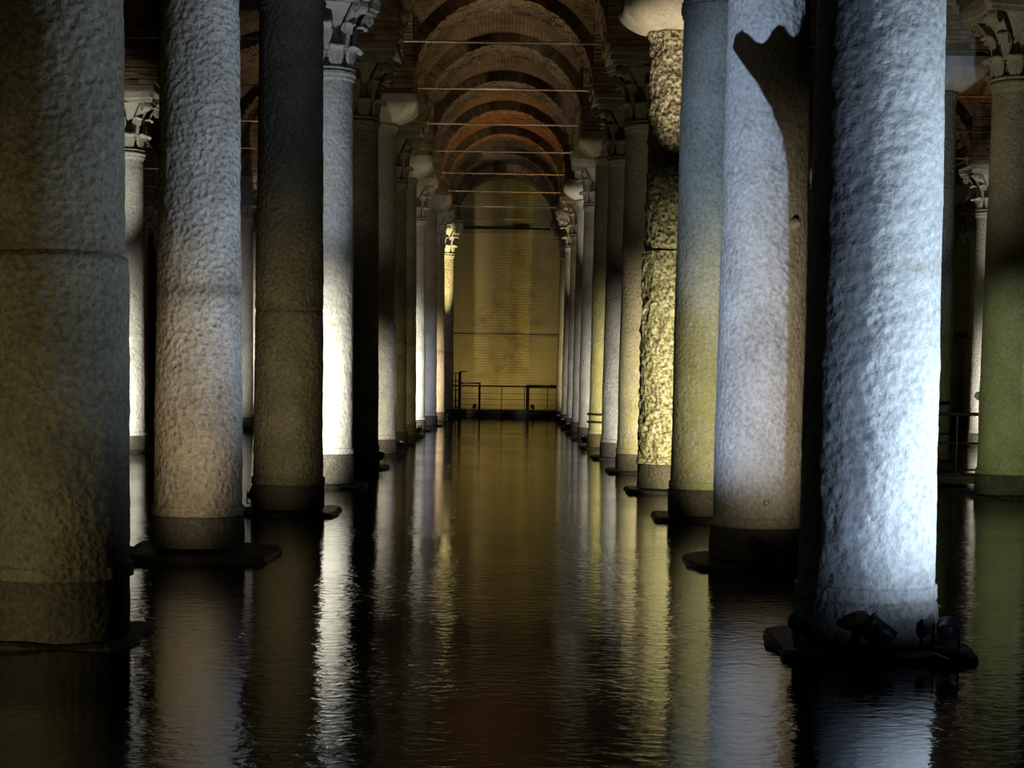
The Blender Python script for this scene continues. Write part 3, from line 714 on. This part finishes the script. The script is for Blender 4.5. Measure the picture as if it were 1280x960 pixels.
# ------------------------------------------------------------------ far walkway and railing
def walkway():
    t = link('walkway', None, loc=(-.2, ROW(11)+1.2, 0)); tag(t, 'low concrete walkway along the foot of the back wall', 'walkway')
    bm = bmesh.new(); add_box(bm, (0, 1.2, .22), (9.0, 2.6, .16)); link('deck', bm_mesh('deck', bm), 'deck', t)
    bm = bmesh.new(); add_box(bm, (0, -.05, .02), (9.0, .12, .30)); link('edge_beam', bm_mesh('edge_beam', bm), 'rail_metal', t)
    for i in range(6):
        bm = bmesh.new(); add_box(bm, (-4.2+1.68*i, .6, -.45), (.15, .15, 1.2)); link('support', bm_mesh('support', bm), 'rail_metal', t)
    r = link('railing', None, loc=(-.2, ROW(11)+1.25, .30)); tag(r, 'thin dark wire railing along the walkway before the back wall', 'railing')
    bm = bmesh.new(); add_cyl(bm, (-4.4, 0, .92), (4.4, 0, .92), .03, 8); link('top_rail', bm_mesh('top_rail', bm), 'rail_metal', r)
    for z in (.2, .42, .64):
        bm = bmesh.new(); add_cyl(bm, (-4.4, 0, z), (4.4, 0, z), .008, 6); link('wire', bm_mesh('wire', bm), 'rail_metal', r)
    for i in range(11):
        bm = bmesh.new(); add_cyl(bm, (-4.4+.88*i, 0, 0), (-4.4+.88*i, 0, .92), .018, 6); link('post', bm_mesh('post', bm), 'rail_metal', r)
    def frame(x0, x1, y, h, th, label, legs):
        f = link('handrail_frame', None, loc=(x0, y, .30)); tag(f, label, 'handrail')
        bm = bmesh.new(); add_box(bm, ((x1-x0)/2, 0, h), (x1-x0+th, th, th)); link('rail', bm_mesh('rail', bm), 'rail_metal', f)
        for x in legs:
            bm = bmesh.new(); add_box(bm, (x-x0, 0, h/2), (th, th, h)); link('leg', bm_mesh('leg', bm), 'rail_metal', f)
    frame(.80, 1.85, ROW(11)+1.4, .93, .13, 'heavy black handrail frame on the walkway below the back wall', (.80,))
    frame(-1.85, -1.05, ROW(11)+1.5, 1.02, .07, 'slim black handrail frame on the far walkway beside the gate', (-1.05, -1.85))
    g = link('gate', None, loc=(-2.1, ROW(11)+1.4, .30)); tag(g, 'narrow black metal gate with an arm on the far walkway', 'gate')
    for x in (-.28, .28): bm = bmesh.new(); add_box(bm, (x, 0, .72), (.11, .09, 1.44)); link('post', bm_mesh('post', bm), 'rail_metal', g)
    for z in (.1, .35, .75, 1.1, 1.40): bm = bmesh.new(); add_box(bm, (0, 0, z), (.5, .03, .04)); link('bar', bm_mesh('bar', bm), 'rail_metal', g)
    for x in (-.12, 0, .12): bm = bmesh.new(); add_box(bm, (x, 0, .75), (.045, .03, 1.3)); link('upright', bm_mesh('upright', bm), 'rail_metal', g)
    bm = bmesh.new(); add_box(bm, (.42, 0, 1.46), (.3, .06, .06)); link('arm', bm_mesh('arm', bm), 'rail_metal', g)
walkway()

# ------------------------------------------------------------------ side walkway with railing, behind the bluish white column
def side_walk():
    t = link('walkway', None, loc=(10.0, 28.1, 0)); tag(t, 'narrow side walkway crossing between the mossy green column and the dark plain-capital column', 'walkway')
    bm = bmesh.new(); add_box(bm, (0, .45, .10), (7.4, 1.1, .12)); link('deck', bm_mesh('deck', bm), 'deck', t)
    for i in range(5): bm = bmesh.new(); add_box(bm, (-3.4+1.7*i, .45, -.48), (.12, .8, 1.04)); link('support', bm_mesh('support', bm), 'rail_metal', t)
    r = link('railing', None, loc=(10.0, 27.75, .16)); tag(r, 'black railing of the side walkway beside the mossy green column', 'railing')
    for z, q in ((1.02, .028), (.55, .016), (.12, .016)):
        bm = bmesh.new(); add_cyl(bm, (-3.6, 0.1, z), (3.6, .1, z), q, 8); link('rail', bm_mesh('rail', bm), 'rail_metal', r)
    for i in range(17): bm = bmesh.new(); add_cyl(bm, (-3.6+.45*i, .1, 0), (-3.6+.45*i, .1, 1.02), .02, 8); link('post', bm_mesh('post', bm), 'rail_metal', r)
side_walk()
# dark boss on the mossy column and the iron hoops on the column with the ring
boss(col[(2, 3)], PI - .35, .36, 1.50, .075)
for z in (.62, .80):
    link('hoop', lathe('hoop', [(.425, z-.025), (.452, z-.025), (.452, z+.025), (.425, z+.025)], 36, cap=False), 'rail_metal', col['R6'])
# cable hanging from the footing of the bluish white column into the water
t = link('cable', None, loc=(2.62, 10.36, .09)); 
bm = bmesh.new()
pts = [(.02, .0, .005), (.06, -.06, .0), (.09, -.12, -.01), (.10, -.14, -.10), (.10, -.14, -.30)]
for a, b in zip(pts[:-1], pts[1:]): add_cyl(bm, a, b, .011, 8)
bpy.data.objects.remove(t); o = link('power_cable', bm_mesh('power_cable', bm), 'cable', None, (2.60, 10.40, .06)); tag(o, 'black cable running from the lamp into the water by the bluish white column', 'cable')
